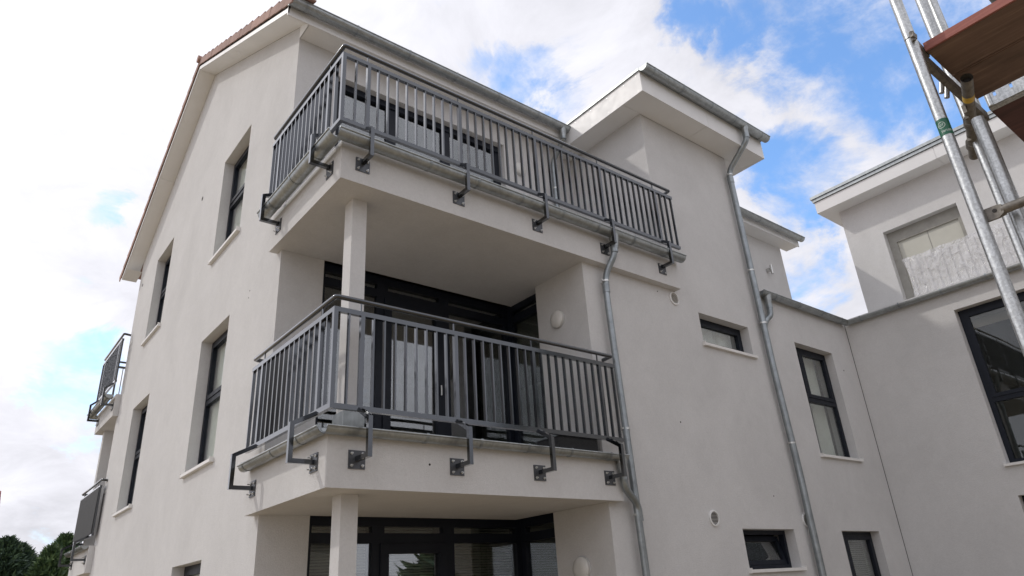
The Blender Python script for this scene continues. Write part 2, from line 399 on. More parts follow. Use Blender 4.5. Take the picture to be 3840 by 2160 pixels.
m.build('gable_wall', 'stucco', house)
# front wall behind the balconies, per storey
m = MB(); wall_with_holes(m, MF(0.0), 0, XT2, ZTU-.1, 7.1, [(.58, 3.46, 4.42, 6.715)], .34); m.build('front_wall', 'stucco', house)
m = MB(); wall_with_holes(m, MF(0.0), 0, XG0, GZ, ZTU-.1, [], .3); m.quad((XG0, 0, GZ), (XG0, .34, GZ), (XG0, .34, ZBU), (XG0, 0, ZBU)); m.build('front_pier', 'stucco', house)
MB().quad((XT3, 0, ZW-.1), (HX, 0, ZW-.1), (HX, 0, 7.1), (XT3, 0, 7.1)).build('front_wall', 'stucco', house)
MB().quad((HX, 0, GZ), (HX, HW, GZ), (HX, HW, 7.1), (HX, YA, ZA), (HX, 0, 7.27)).build('gable_wall', 'stucco', house)
MB().quad((0, HW, GZ), (HX, HW, GZ), (HX, HW, 7.3), (0, HW, 7.3)).build('rear_wall', 'stucco', house)
# stair block
TW = [(5.57, 6.80, 3.155, 3.634), (5.67, 6.885, .152, .648), (8.126, 9.345, 1.76, 3.627), (8.19, 9.37, -1.0, .637)]
m = MB(); wall_with_holes(m, MF(YT), XT, XT3, GZ, ZBU, TW[:2], .33)
m.quad((XT3, YT, ZBU), (XE, YT, ZBU), (XE, YT, 6.95), (XT3, YT, 6.95))
m.quad((XT2, YT, ZTU), (XE, YT, ZTU), (XE, YT, 6.95), (XT2, YT, 6.95))
m.quad((XT2, YT, ZTU-.05), (XT2, 0, ZTU-.05), (XT2, 0, 6.95), (XT2, YT, 6.95)); m.quad((XT3, YT, ZW-.2), (XT3, 0, ZW-.2), (XT3, 0, 6.95), (XT3, YT, 6.95))
for z0, z1 in ((GZ, ZBL), (ZBL, ZBU)):
    m.quad((XT, YT, z0), (XT, Y1, z0), (XT, Y1, z1), (XT, YT, z1)); m.quad((XT, Y1, z0), (XT+.34, Y1, z0), (XT+.34, Y1, z1), (XT, Y1, z1))
m.build('stair_block_wall', 'stucco', house)
m = MB(); wall_with_holes(m, MF(YT), XT3, XB, GZ, ZW-.02, TW[2:], .33)
m.quad((XT3, YT, ZW-.02), (XB+.2, YT, ZW-.02), (XB+.2, 0, ZW-.02), (XT3, 0, ZW-.02)); m.build('link_wing_wall', 'stucco', house)
# interior floors, partitions and added light stops (seen only through the panes)
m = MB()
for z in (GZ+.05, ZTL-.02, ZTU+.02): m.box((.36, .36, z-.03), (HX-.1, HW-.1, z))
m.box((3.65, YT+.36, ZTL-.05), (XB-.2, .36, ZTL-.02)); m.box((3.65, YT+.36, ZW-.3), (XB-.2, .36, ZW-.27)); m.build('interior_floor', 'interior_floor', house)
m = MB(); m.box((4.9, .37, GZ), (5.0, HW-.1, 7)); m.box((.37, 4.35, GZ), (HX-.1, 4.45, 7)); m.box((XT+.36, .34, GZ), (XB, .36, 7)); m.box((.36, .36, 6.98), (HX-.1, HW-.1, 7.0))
m.box((XG1+.12, Y1+.02, GZ), (XG1+.14, .33, ZTU-.1)); m.box((XB+.02, YT+.02, GZ), (XB+.05, .36, ZW-.05)); m.box((7.2, YT+.37, GZ), (7.25, .3, ZW-.3)); m.box((.36, .36, ZBU+.1), (HX-.1, HW-.1, ZBU+.13)); m.box((.36, .36, ZBL+.1), (HX-.1, HW-.1, ZBL+.13)); m.build('interior_partition', 'interior_wall', house)  # first panel: dark backing added behind the return pane; second stops a light leak
# balcony slabs and columns
def slab(zb, zt, xe, mir=False, back=.128):
    f = (lambda y: HW-y) if mir else (lambda y: y)
    m = MB(); m.box((XS, f(YS), zb), (xe, f(YT+.003), zt)); m.box((XS, f(YT+.003), zb), ((XT if xe < 4 else XT2)-.004, f(-.002), zt)); m.box((XS, f(-.002), zb), (-.002, f(back), zt))
    return m.build('balcony_slab', 'stucco', house)
slab(ZBU, ZTU, XE); slab(ZBL, ZTL, XEL); slab(ZBU, ZTU, 4.5, True); slab(ZBL, ZTL, 3.39, True)
for z0, z1 in ((ZTL+.001, ZBU-.001), (GZ, ZBL-.001)):
    MB().box((.175, -1.461, z0), (.335, -1.29, z1)).build('balcony_column', 'stucco', house)
    MB().box((.02, HW+1.25, z0), (.20, HW+1.42, z1)).build('balcony_column', 'stucco', house)
# zinc flashing round the foot of the column on the middle balcony
MB().box((.150, -1.486, ZTL+.002), (.36, -1.265, ZTL+.24)).build('column_flashing', 'zinc', house)

# ------------------------------------------------------------------ windows (house > window > sash, pane, sill, curtain)
def frame_bars(mb, M, u0, u1, v0, v1, w, d0, d1):
    mb.box(M(u0, v0, d0), M(u1, v0+w, d1)); mb.box(M(u0, v1-w, d0), M(u1, v1, d1)); mb.box(M(u0, v0+w, d0), M(u0+w, v1-w, d1)); mb.box(M(u1-w, v0+w, d0), M(u1, v1-w, d1))
def sill(M, u0, u1, v, parent, dep=.15, out=.05):
    s = MB(); s.box(M(u0-.03, v-.035, -out), M(u1+.03, v+.004, dep)); s.box(M(u0-.035, v-.04, -out-.004), M(u0-.022, v+.022, dep*.2)); s.box(M(u1+.022, v-.04, -out-.004), M(u1+.035, v+.022, dep*.2)); return s.build('sill', 'sill_white', parent)
def curtain(M, parent, u0, u1, v0, v1, d, amp=.03, wl=.09):
    s = MB(); n = max(8, int((u1-u0)/.012)); pr = None
    for k in range(n+1):
        u = u0+(u1-u0)*k/n; dd = d+amp*math.sin(u/wl*2*math.pi+.7*math.sin(u*9)); i = len(s.v); s.v += [M(u, v0, dd), M(u, v1, dd)]
        if pr is not None: s.f.append((pr, pr+1, i+1, i)); s.sm.append(True)
        pr = i
    return s.build('curtain', 'curtain_cloth', parent)
def pane(M, u0, u1, v0, v1, d, parent, mat='glass'): return MB().box(M(u0, v0, d), M(u1, v1, d+.006)).build('pane', mat, parent)
def window(M, u0, u1, v0, v1, trans=None, d=.15, sash_top=True, curt=None, house=house, w=.055, vsplit=None, sillout=.05, gm='glass'):
    f = MB(); frame_bars(f, M, u0, u1, v0, v1, w, d, d+.08)
    if trans: f.box(M(u0+w, trans-.035, d), M(u1-w, trans+.035, d+.08))
    o = f.build('window', 'frame_anthracite', house)
    lo = v0+w; hi = v1-w
    zones = [(lo, trans-.035, False), (trans+.035, hi, sash_top)] if trans else [(lo, hi, sash_top)]
    for a, b, sash in zones:
        cells = [(u0+w, u1-w)] if not vsplit or a < (trans or -99) else [(u0+w, vsplit), (vsplit, u1-w)]
        for c0, c1 in cells:
            if sash:
                s = MB(); frame_bars(s, M, c0+.003, c1-.003, a+.003, b-.003, .058, d-.012, d+.05); s.build('sash', 'frame_anthracite', o); pane(M, c0+.06, c1-.06, a+.06, b-.06, d+.02, o, gm)
            else: pane(M, c0, c1, a, b, d+.03, o, gm)
    sill(M, u0, u1, v0, o, d, sillout)
    if curt:
        for c in curt: curtain(M, o, *c)
    return o
for (a, b, c, d) in GW:
    tz = {4.948: 5.94, 1.766: 2.75, -1.2: -.25}[c]
    window(MG, a, b, c, d, tz, gm='glass_clear', curt=[(a+.06, b-.06, c+.03, d-.03, .245, .006, .05)])
# small high windows of the stair block
window(MF(YT), *TW[0], None, .148, sash_top=True, curt=[(5.62, 6.75, 3.18, 3.62, .30, .01, .3)])
# hopper window tilted open
f = MB(); MFt = MF(YT); a, b, c, d = TW[1]; frame_bars(f, MFt, a, b, c, d, .055, .148, .228); wo_ = f.build('window', 'frame_anthracite', house)
s = MB(); th = R(13); y0 = YT+.165
def tilt(u, v, q): return (u, y0+(v-c-.06)*math.sin(th)+q*math.cos(th), c+.06+(v-c-.06)*math.cos(th)-q*math.sin(th))
for (p0, p1, p2, p3) in ((a+.06, b-.06, c+.06, c+.12), (a+.06, b-.06, d-.12, d-.06), (a+.06, a+.12, c+.12, d-.12), (b-.12, b-.06, c+.12, d-.12)):
    s.hexa([tilt(p0, p2, 0), tilt(p1, p2, 0), tilt(p1, p2, .05), tilt(p0, p2, .05), tilt(p0, p3, 0), tilt(p1, p3, 0), tilt(p1, p3, .05), tilt(p0, p3, .05)])
s.build('sash', 'frame_anthracite', wo_, label='hopper sash tilted inward')
s = MB(); p0, p1, p2, p3 = a+.12, b-.12, c+.12, d-.12; s.hexa([tilt(p0, p2, .02), tilt(p1, p2, .02), tilt(p1, p2, .026), tilt(p0, p2, .026), tilt(p0, p3, .02), tilt(p1, p3, .02), tilt(p1, p3, .026), tilt(p0, p3, .026)]); s.build('pane', 'glass', wo_)
sill(MFt, a, b, c, wo_, .148)
window(MF(YT), *TW[2], 2.72, .14, vsplit=8.47, curt=[(8.85, 9.3, 1.76, 3.6, .36, .03, .08)])
ww = window(MF(YT), *TW[3], None, .14, vsplit=8.50, sash_top=True)
def blind(M, u0, u1, v0, v1, d, parent, step=.03):
    s = MB(); v = v0
    while v < v1: s.box(M(u0, v, d), M(u1, v+.004, d+.022)); s.quad(M(u0, v+.004, d), M(u1, v+.004, d), M(u1, v+.021, d+.014), M(u0, v+.021, d+.014)); v += step
    return s.build('venetian_blind', 'blind_slat', parent)
blind(MF(YT), 8.56, 9.28, -1.0, .56, .24, ww)

# glazed balcony fronts
def glazing(zf, zc, blinds):
    M = MF(YG); f = MB(); d0, d1 = 0, .08
    f.box(M(XG0, zc-.085, d0), M(XG1+.02, zc+.02, d1))                       # head
    f.box(M(XG0, zc-.262, d0), M(XG1+.02, zc-.157, d1))                      # transom
    f.box(M(XG0, zf, d0), M(XG1+.02, zf+.09, d1))                            # threshold
    for u0, u1 in ((XG0, .60), (1.30, 1.455), (2.225, 2.385), (3.335, XG1+.02)): f.box(M(u0, zf+.09, d0+.002), M(u1, zc-.085, d1-.002))
    f.box((XG1+.02, YG, zf), (XG1+.10, YG+.08, zc+.02))
    o = f.build('balcony_glazing', 'frame_anthracite', house)
    s = MB(); frame_bars(s, M, 1.40, 2.275, zf+.04, zc-.265, .105, -.018, .05); s.build('door_leaf', 'frame_anthracite', o)
    MB().box(M(2.20, zf+1.0, -.06), M(2.215, zf+1.13, -.045)).build('handle', 'bolt_zinc', o)
    for u0, u1, v0, v1 in ((.60, 1.30, zc-.157, zc-.085), (1.455, 2.225, zc-.157, zc-.085), (2.385, 3.335, zc-.157, zc-.085), (.60, 1.30, zf+.09, zc-.262), (1.505, 2.17, zf+.14, zc-.37), (2.385, 3.335, zf+.09, zc-.262)):
        pane(M, u0, u1, v0, v1, .035, o)
    MR = lambda u, v, d: (XG1+d, u, v); r = MB()                              # return pane
    r.box(MR(Y1, zc-.085, 0), MR(YG-.001, zc+.02, .08)); r.box(MR(Y1, zc-.262, 0), MR(YG-.001, zc-.157, .08)); r.box(MR(Y1, zf, 0), MR(YG-.001, zf+.09, .08)); r.box(MR(.0, zf+.09, .002), MR(YG-.001, zc-.085, .078)); r.box(MR(Y1, zf+.09, .002), MR(Y1+.06, zc-.085, .078))
    r.build('return_frame', 'frame_anthracite', o); pane(MR, Y1+.06, 0, zc-.157, zc-.085, .035, o); pane(MR, Y1+.06, 0, zf+.09, zc-.262, .035, o)
    if blinds:
        for u0, u1 in ((.62, 1.29), (1.50, 2.17), (2.40, 3.33)): blind(M, u0, u1, zf+.1, zc-.1, .13, o)
    return o
glazing(ZTL+.02, ZBU, False); glazing(GZ+.05, ZBL, True)
# top-storey terrace windows
M = MF(0.0); f = MB(); zf, zc = 4.42, 6.715
f.box(M(.58, zc-.10, .10), M(3.46, zc, .20)); f.box(M(.58, zf, .12), M(3.46, zf+.08, .20))
for u0, u1 in ((.58, .68), (1.40, 1.55), (2.34, 2.49), (3.36, 3.46)): f.box(M(u0, zf+.08, .121), M(u1, zc-.10, .198))
tg = f.build('terrace_glazing', 'frame_anthracite', house)
for u0, u1 in ((.68, 1.40), (1.55, 2.34), (2.49, 3.36)): pane(M, u0, u1, zf+.08, zc-.10, .15, tg)

# ------------------------------------------------------------------ roof: verge tiles, barge boards, soffits, fascia
roof = MB()
TP = .205
def slopepts(y, p):            # point p metres above the soffit line, square to the slope
    k = KR if y <= YA else -KL; a = math.atan(k); return (y-p*math.sin(a), sof(y)+p*math.cos(a))
for s in (0, 1):
    ya, yb = (YE+.022, YA) if s == 0 else (YL-.022, YA)
    za, zb = (ZE+.022*KR, ZA) if s == 0 else (ZL+.022*KL, ZA)
    roof.hexa([(-.10, ya, za+.07), (HX+.3, ya, za+.07), (HX+.3, yb, zb+.07), (-.10, yb, zb+.07), (-.10, ya, za+.20), (HX+.3, ya, za+.20), (HX+.3, yb, zb+.20), (-.10, yb, zb+.20)])
roofo = roof.build('roof', 'roof_tile', house)
LT = .335
for s in (0, 1):
    k = KR if s == 0 else KL; a = math.atan(k); n = 17
    e = Vector((0, math.cos(a), math.sin(a))) if s == 0 else Vector((0, -math.cos(a), math.sin(a)))
    up = Vector((0, -math.sin(a), math.cos(a))) if s == 0 else Vector((0, math.sin(a), math.cos(a)))
    o0 = Vector((0, YE-.13, ZE-.13*KR)) if s == 0 else Vector((0, YL+.13, ZL-.13*KL))
    ln = (Vector((0, YA, ZA))-o0).length; LT = ln/n
    tm = MB(); x0, x1 = -.318, -.02; c = .050
    # hooked verge tile: a side flap and a flat top that rises towards its lower end
    P = lambda x, t, p: Vector((x, 0, 0))+e*t+up*p
    tm.hexa([P(x0, 0, .100), P(x0+.018, 0, .100), P(x0+.018, LT+.05, .090), P(x0, LT+.05, .090), P(x0, 0, TP+c), P(x0+.018, 0, TP+c), P(x0+.018, LT+.05, TP+.005), P(x0, LT+.05, TP+.005)])
    tm.hexa([P(x0+.018, 0, TP+c-.02), P(x1, 0, TP+c-.02), P(x1, LT+.05, TP-.015), P(x0+.018, LT+.05, TP-.015), P(x0+.018, 0, TP+c), P(x1, 0, TP+c), P(x1, LT+.05, TP+.005), P(x0+.018, LT+.05, TP+.005)])
    me = tm.mesh('verge_tile', 'roof_tile')
    for i in range(n):
        j = random.uniform(-.003, .003); link('verge_tile', me, roofo, tuple(o0+e*(LT*i)+up*j+Vector((j, 0, 0))))
MB().tube([(-.36, YA, ZA+.235), (HX+.3, YA, ZA+.235)], .075, 14).build('ridge_tile', 'roof_tile', roofo)
# barge boards
for s in (0, 1):
    ys_ = (YE, YA) if s == 0 else (YL, YA)
    b = MB(); z = [sof(y) for y in ys_]
    b.hexa([(XV, ys_[0], z[0]), (XV+.02, ys_[0], z[0]), (XV+.02, ys_[1], z[1]), (XV, ys_[1], z[1]), (XV, ys_[0], z[0]+.075), (XV+.02, ys_[0], z[0]+.075), (XV+.02, ys_[1], z[1]+.075), (XV, ys_[1], z[1]+.075)])
    b.build('barge_board', 'board_white', roofo)
    b = MB(); b.hexa([(XV+.006, ys_[0], z[0]+.075), (XV+.03, ys_[0], z[0]+.075), (XV+.03, ys_[1], z[1]+.075), (XV+.006, ys_[1], z[1]+.075), (XV+.006, ys_[0], z[0]+.20), (XV+.03, ys_[0], z[0]+.20), (XV+.03, ys_[1], z[1]+.20), (XV+.006, ys_[1], z[1]+.20)]); b.build('verge_shade_strip', 'joint_dark', roofo)  # solid dark strip standing in for the shadow line under the verge tiles
# sloping verge soffit panels
for ya, yb in ((YE+.002, 2.32), (2.325, YA-.002), (YA+.002, 6.78), (6.785, YL-.002)):
    p = MB(); za, zb = sof(ya), sof(yb); x0, x1 = XV+.0215, .0
    p.hexa([(x0, ya, za+.004), (x1, ya, za+.004), (x1, yb, zb+.004), (x0, yb, zb+.004), (x0, ya, za+.016), (x1, ya, za+.016), (x1, yb, zb+.016), (x0, yb, zb+.016)]); p.build('soffit_panel', 'soffit_white', roofo)
MB().quad((XV, YL, ZL), (0, YL, ZL), (0, HW, ZL+.05), (XV, HW, ZL+.05)).build('eave_end_board', 'board_white', roofo)
# level eave soffit and fascia, left and right of the stair block
ZS = 7.075
for x0, x1 in ((.004, 2.32), (2.325, 4.62), (XT3+.45, 9.8), (9.805, HX+.28)):
    MB().box((x0, YE+.021, ZS), (x1, -.001, ZS+.012)).build('soffit_panel', 'soffit_white', roofo)
MB().hexa([(-.002, YE+.02, ZS-.0), (.010, YE+.02, ZS), (.010, 0, ZS), (-.002, 0, ZS), (-.002, YE+.02, sof(YE+.02)+.003), (.010, YE+.02, sof(YE+.02)+.003), (.010, 0, sof(0)+.003), (-.002, 0, sof(0)+.003)]).build('soffit_cheek', 'soffit_white', roofo)
for x0, x1 in ((XV+.001, 2.55), (2.554, 4.7), (XT3+.45, HX+.30)):
    MB().box((x0, YE, ZS-.012), (x1, YE+.02, 7.22)).build('fascia_board', 'board_white', roofo)
# stair-block roof: white panelled box
X0, X1, Y0, Y2, Z0, Z1 = 4.56, 7.82, -2.055, -.36, 6.93, 7.30
br = MB().box((X0+.03, Y0+.03, Z0+.03), (X1-.03, 0, Z1+.02)).build('stair_block_roof', 'board_white', house)
for x0, x1, y0, y1 in ((X0+.012, XT2-.002, -1.64, Y2), (X0+.012, 6.145, Y0+.012, -1.644), (6.15, 7.76, Y0+.012, -1.644), (XT3, 7.76, -1.64, Y2), (7.765, X1-.012, Y0+.012, Y2)):
    MB().box((x0, y0, Z0), (x1, y1, Z0+.012)).build('soffit_panel', 'soffit_white', br)
for x0, x1 in ((X0, 6.20), (6.204, X1)): MB().box((x0, Y0, Z0-.003), (x1, Y0+.012, Z1)).build('fascia_panel', 'board_white', br)
MB().box((X0, Y0+.0125, Z0-.003), (X0+.012, Y2, Z1)).build('fascia_panel', 'board_white', br); MB().box((X1-.012, Y0+.0125, Z0-.003), (X1, -.3, Z1)).build('fascia_panel', 'board_white', br)
sc = MB()
for y in (-1.98, -1.72, -1.35, -.98, -.61):
    for z in (Z0+.035, Z1-.05): sc.disc((X0, y, z), (-1, 0, 0), .006, .003, 8)
sc.build('screw_heads', 'bolt_zinc', br)
MB().box((X0-.022, Y0-.01, Z1+.002), (X1+.022, Y2, Z1+.045)).build('edge_flashing', 'zinc', br)

# ------------------------------------------------------------------ anchor holes and joint
for p, n, r in (((.888, YS, 1.148), (0, -1, 0), .013), ((4.70, YT, 3.769), (0, -1, 0), .012), ((4.749, YT, 1.941), (0, -1, 0), .014), ((6.553, YT, 1.084), (0, -1, 0), .012), ((9.632, YT, 3.349), (0, -1, 0), .016), ((0, 4.129, 6.688), (-1, 0, 0), .05), ((0, 8.37, 6.694), (-1, 0, 0), .045), ((0, 1.0, 3.72), (-1, 0, 0), .011), ((0, 1.02, 3.63), (-1, 0, 0), .010), ((0, .55, 1.62), (-1, 0, 0), .012)):
    MB().disc(p, n, r*.8, .003, 14).build('anchor_hole', 'joint_dark', house)
MB().box((XB-.012, YT-.004, GZ), (XB+.004, YT+.01, ZW-.1)).build('expansion_joint', 'joint_dark', house)

# ------------------------------------------------------------------ gutters
def gutter(label, runs, hooks, r, outs=(), loc=None, hook_t=.004):
    t = thing('rain_gutter', loc or runs[0][0], label, 'gutter')
    for a, b, side, cap in runs: MB().trough(a, b, r, side=side, cap=cap).build('trough', 'zinc', t)
    for c, d, side in hooks: MB().arc(c, d, r+.001, -.25, math.pi*.92, .028, hook_t, side=side).build('hook', 'pipe_zinc', t)
    for o in outs:
        MB().tube([(o[0], o[1], o[2]-r*.55), (o[0], o[1], o[2]-r-.16)], .068, 18, r1=.043).build('outlet', 'zinc', t)
    return t
RL, RU = .060, .078
yl, yu = YS-.062, YS-.110; xl, xu = XS-.062, XS-.110; zl, zu = 1.383, 4.30
gutter('galvanised half-round gutter along the edge of the middle balcony', [((xl, yl, zl), (3.43, yl, zl), 1, (False, True)), ((xl, yl, zl), (xl, .09, zl), -1, (False, True))],
       [((x, yl, zl), (1, 0, 0), 1) for x in (.80, 1.40, 1.985, 2.57, 3.15)]+[((xl, y, zl), (0, 1, 0), -1) for y in (-1.35, -.75, -.02)], RL, [(3.36, yl, zl)])
gutter('galvanised half-round gutter along the edge of the top balcony', [((xu, yu, zu), (5.09, yu, zu), 1, (False, True)), ((xu, yu, zu), (xu, .09, zu), -1, (False, True))],
       [((x, yu, zu), (1, 0, 0), 1) for x in (.84, 1.47, 2.11, 2.75, 3.36, 4.03, 4.70)]+[((xu, y, zu), (0, 1, 0), -1) for y in (-1.40, -.85, -.25)], RU, [(3.68, yu, zu)])
ye, ze = YE-.092, 7.235
gutter('long galvanised gutter under the main roof eave above the top balcony', [((XV-.02, ye, ze), (4.74, ye, ze), 1, (True, True))], [((x, ye, ze), (1, 0, 0), 1) for x in (-.1, .62, 1.44, 2.25, 3.05, 3.86, 4.6)], .078, [(4.44, ye, ze)])
gutter('galvanised gutter under the main roof eave right of the stair block', [((XT3+.5, ye, ze), (HX+.32, ye, ze), 1, (True, True))], [((x, ye, ze), (1, 0, 0), 1) for x in (8.6, 9.4, 10.2, 11.0, 11.85)], .078)
yt_, zt_ = Y0-.095, 7.325
gutter('galvanised gutter across the front of the stair block roof', [((X0-.02, yt_, zt_), (X1+.05, yt_, zt_), 1, (True, True))], [((x, yt_, zt_), (1, 0, 0), 1) for x in (4.75, 5.45, 6.2, 6.85, 7.65)], .078, [(7.17, yt_, zt_)])
yw, xw = YT-.078, XB-.078
gutter('zinc gutter along the top of the low linking wing', [((7.27, yw, 4.33), (xw, yw, 4.33), 1, (True, False))], [((x, yw, 4.33), (1, 0, 0), 1) for x in (7.65, 8.37, 9.12, 9.8)], .068, [(7.45, yw, 4.33)])
gutter('zinc gutter along the terrace edge of the right-hand building', [((xw, yw, 4.33), (xw, -9.5, 4.33), -1, (False, True))], [((xw, y, 4.33), (0, 1, 0), -1) for y in (-2.0, -2.7, -3.4, -4.1, -4.8)], .068)

# ------------------------------------------------------------------ downpipes
def smooth_path(pts, n=6, rad=.12):
    pts = [Vector(p) for p in pts]; out = [pts[0]]
    for i in range(1, len(pts)-1):
        a, b, c = pts[i-1], pts[i], pts[i+1]; r = min(rad, (b-a).length*.45, (c-b).length*.45)
        p0 = b+(a-b).normalized()*r; p1 = b+(c-b).normalized()*r
        for k in range(n+1):
            t = k/n; out.append(p0*(1-t)**2+b*2*t*(1-t)+p1*t*t)
    return out+[pts[-1]]
def downpipe(label, pts, r, clamps, wall_y, sleeves=(), rad=.12, loc=None):
    t = thing('downpipe', loc or pts[-1], label, 'downpipe')
    MB().tube(smooth_path(pts, rad=rad), r, 20).build('pipe', 'pipe_zinc', t)
    for (x, y, z) in clamps:
        c = MB().tube([(x, y, z-.012), (x, y, z+.012)], r+.005, 20); c.bar((x-r-.03, y, z), (x-r+.005, y, z), .02, .02); c.bar((x, y, z), (x, wall_y, z), .012, .012); c.build('clamp', 'bolt_zinc', t)
    for (x, y, z, h) in sleeves: MB().tube([(x, y, z), (x, y, z+h)], r+.006, 20).build('sleeve', 'pipe_zinc', t)
    return t
yp = -1.72
downpipe('grey downpipe from the top balcony gutter down past the balcony railing ends', [(3.68, yu, 4.20), (3.66, yu, 3.98), (3.585, yp, 3.72), (3.555, yp, 3.45), (3.60, yp, 1.5), (3.665, yp, GZ)], .041, [(3.567, yp, 3.62), (3.602, yp, 1.73), (3.632, yp, .77)], YT, [(3.56, yp, 3.46, .12), (3.66, yu, 4.0, .09)], .1)
downpipe('short curved downpipe joining the middle balcony gutter to the taller pipe', [(3.36, yl, 1.30), (3.36, yl, 1.10), (3.40, -1.79, 1.02), (3.62, yp-.01, .88), (3.632, yp-.005, .70)], .041, [], YT, [(3.36, yl, 1.12, .07)], .09)
downpipe('tall grey downpipe with a swan neck down the stair block corner', [(7.17, yt_, 7.22), (7.17, yt_, 7.02), (7.115, -1.715, 6.58), (7.108, yp, 6.3), (7.14, yp, 3.0), (7.215, yp, 1.5), (7.235, yp, GZ)], .050, [(7.108, yp, 6.50), (7.122, yp, 4.66), (7.137, yp, 3.74), (7.195, yp, 1.85)], YT, [(7.108, yp, 6.34, .1), (7.17, yt_, 7.05, .1)], .14)
downpipe('short bent branch pipe from the wing gutter into the tall downpipe', [(7.45, yw, 4.22), (7.45, yw, 4.05), (7.42, yw, 3.93), (7.22, yp, 3.80), (7.14, yp, 3.66)], .046, [], YT, [(7.45, yw, 4.06, .07)], .09)
downpipe('grey downpipe from the main eave down to the terrace behind the top railing', [(4.44, ye, 7.12), (4.44, ye, 7.0), (4.47, -.07, 6.72), (4.47, -.07, ZTU)], .041, [(4.47, -.07, 6.2), (4.47, -.07, 5.0)], 0, [(4.44, ye, 6.98, .08)], .1)

# ------------------------------------------------------------------ balcony railings
def railing(label, xr, yr, zt, zb, posts, xend, nb, endn, lposts, yend, plate_z, arm_z, out, slabx=XS, slaby=YS, mir=False, front=True, vtop=None, xbr=None):
    fy = (lambda y: HW-y) if mir else (lambda y: y)
    t = thing('balcony_railing', (xr, fy(yr), zb), label, 'railing')
    RH, RD = .045, .040
    BW, BD = .016, .034                                                       # flat bars stand across the rail
    zlo, zhi = zb+RH, zt-RH
    def bx(nm, mat, *bs):
        m = MB()
        for a, b in bs: m.box((a[0], fy(a[1]), a[2]), (b[0], fy(b[1]), b[2]))
        return m.build(nm, mat, t)
    bx('bottom_rail', 'steel_grey', ((xr-RD/2, yr-RD/2, zb), (xend, yr+RD/2, zb+RH)))
    bx('top_rail', 'steel_grey', ((xr-RD/2, yr-RD/2, zt-RH), (xend, yr+RD/2, zt)))
    bx('bottom_rail', 'steel_grey', ((xr-RD/2, yr+RD/2, zb), (xr+RD/2, yend, zb+RH)))
    bx('top_rail', 'steel_grey', ((xr-RD/2, yr+RD/2, zt-RH), (xr+RD/2, yend, zt)))
    h = zhi-zlo
    fb = MB().box((-BW/2, -BD/2, 0), (BW/2, BD/2, h)).mesh('bar', 'steel_grey'); lb = MB().box((-BD/2, -BW/2, 0), (BD/2, BW/2, h)).mesh('bar', 'steel_grey')
    fp = MB().box((-.02, -.02, 0), (.02, .02, h)).mesh('post', 'steel_grey')
    link('post', fp, t, (xr, fy(yr), zlo))
    def put(me, nm, x, y): link(nm, me, t, (x, fy(y), zlo))
    if front:
        seq = [(xr, 2)]+[(p, nb) for p in posts[:-1]]+[(posts[-1], endn)]; nxt = posts+[xend-.03]
        for (a, n), b in zip(seq, nxt):
            for i in range(1, n): put(fb, 'bar', a+(b-a)*i/n, yr)
            put(fp if b != nxt[-1] else fb, 'post' if b != nxt[-1] else 'bar', b, yr)
    seq = [(yr, lposts[0], 2), (lposts[0], lposts[1], 12), (lposts[1], yend-.02, 2)]
    for k, (a, b, n) in enumerate(seq):
        for i in range(1, n): put(lb, 'bar', xr, a+(b-a)*i/n)
        put(fp if k < 2 else lb, 'post' if k < 2 else 'bar', xr, b)
    # handrail on pins
    zh = zt+.103
    pts = [(xend-.02, fy(min(slaby+.13, yr+.17)), zh-.01), (xend-.02, fy(yr), zh), (xr, fy(yr), zh), (xr, fy(yend), zh), (xr+.13, fy(yend), zh-.012)]
    hp = smooth_path(pts, 3, .018)
    MB().tube(hp, .0235, 18).build('handrail', 'steel_grey', t)
    pn = MB().box((-.006, -.006, 0), (.006, .006, .09)).mesh('handrail_pin', 'steel_grey')
    for p in (posts if front else []): link('handrail_pin', pn, t, (p-.015, fy(yr), zt))
    for p in lposts: link('handrail_pin', pn, t, (xr, fy(p), zt))
    # wall brackets: plate, arm, riser, sloping return
    rs = .040; vt = vtop
    def bracket(kind, c):
        b = MB()
        if kind == 'f':
            yo = slaby-out+rs/2
            b.box((c-rs/2, fy(slaby-.009), arm_z), (c+rs/2, fy(yo-rs/2), arm_z+rs)); b.box((c-rs/2, fy(yo-rs/2), arm_z+rs), (c+rs/2, fy(yo+rs/2), vt))
            b.bar((c, fy(yo), vt-rs*.35), (c, fy(yr), zb+RH*.45), rs*.98, rs*.98)
        else:
            xo = slabx-(out if xbr is None else xbr)+rs/2
            b.box((slabx-.009, fy(c-rs/2), arm_z), (xo-rs/2, fy(c+rs/2), arm_z+rs)); b.box((xo-rs/2, fy(c-rs/2), arm_z+rs), (xo+rs/2, fy(c+rs/2), vt))
            b.bar((xo, fy(c), vt-rs*.35), (xr, fy(c), zb+RH*.45), rs*.98, rs*.98)
        o = b.build('bracket', 'steel_grey', t)
        p = MB(); hw = .077
        if kind == 'f': p.box((c-hw, fy(slaby), plate_z-hw), (c+hw, fy(slaby-.009), plate_z+hw))
        else: p.box((slabx, fy(c-hw), plate_z-hw), (slabx-.009, fy(c+hw), plate_z+hw))
        p.build('plate', 'plate_dark', o)
        for du in (-.05, .05):
            for dv in (-.05, .05):
                q = MB()
                if kind == 'f': q.disc((c+du, fy(slaby-.009), plate_z+dv), (0, fy(-1)-fy(0), 0), .013, .010, 6); q.tube([(c+du, fy(slaby-.018), plate_z+dv), (c+du, fy(slaby-.036), plate_z+dv)], .006, 8)
                else: q.disc((slabx-.009, fy(c+du), plate_z+dv), (-1, 0, 0), .013, .010, 6); q.tube([(slabx-.018, fy(c+du), plate_z+dv), (slabx-.045, fy(c+du), plate_z+dv)], .006, 8)
                q.build('bolt', 'bolt_zinc', o)
    for p in (posts if front else []): bracket('f', p)
    for p in lposts: bracket('l', p)
    return t
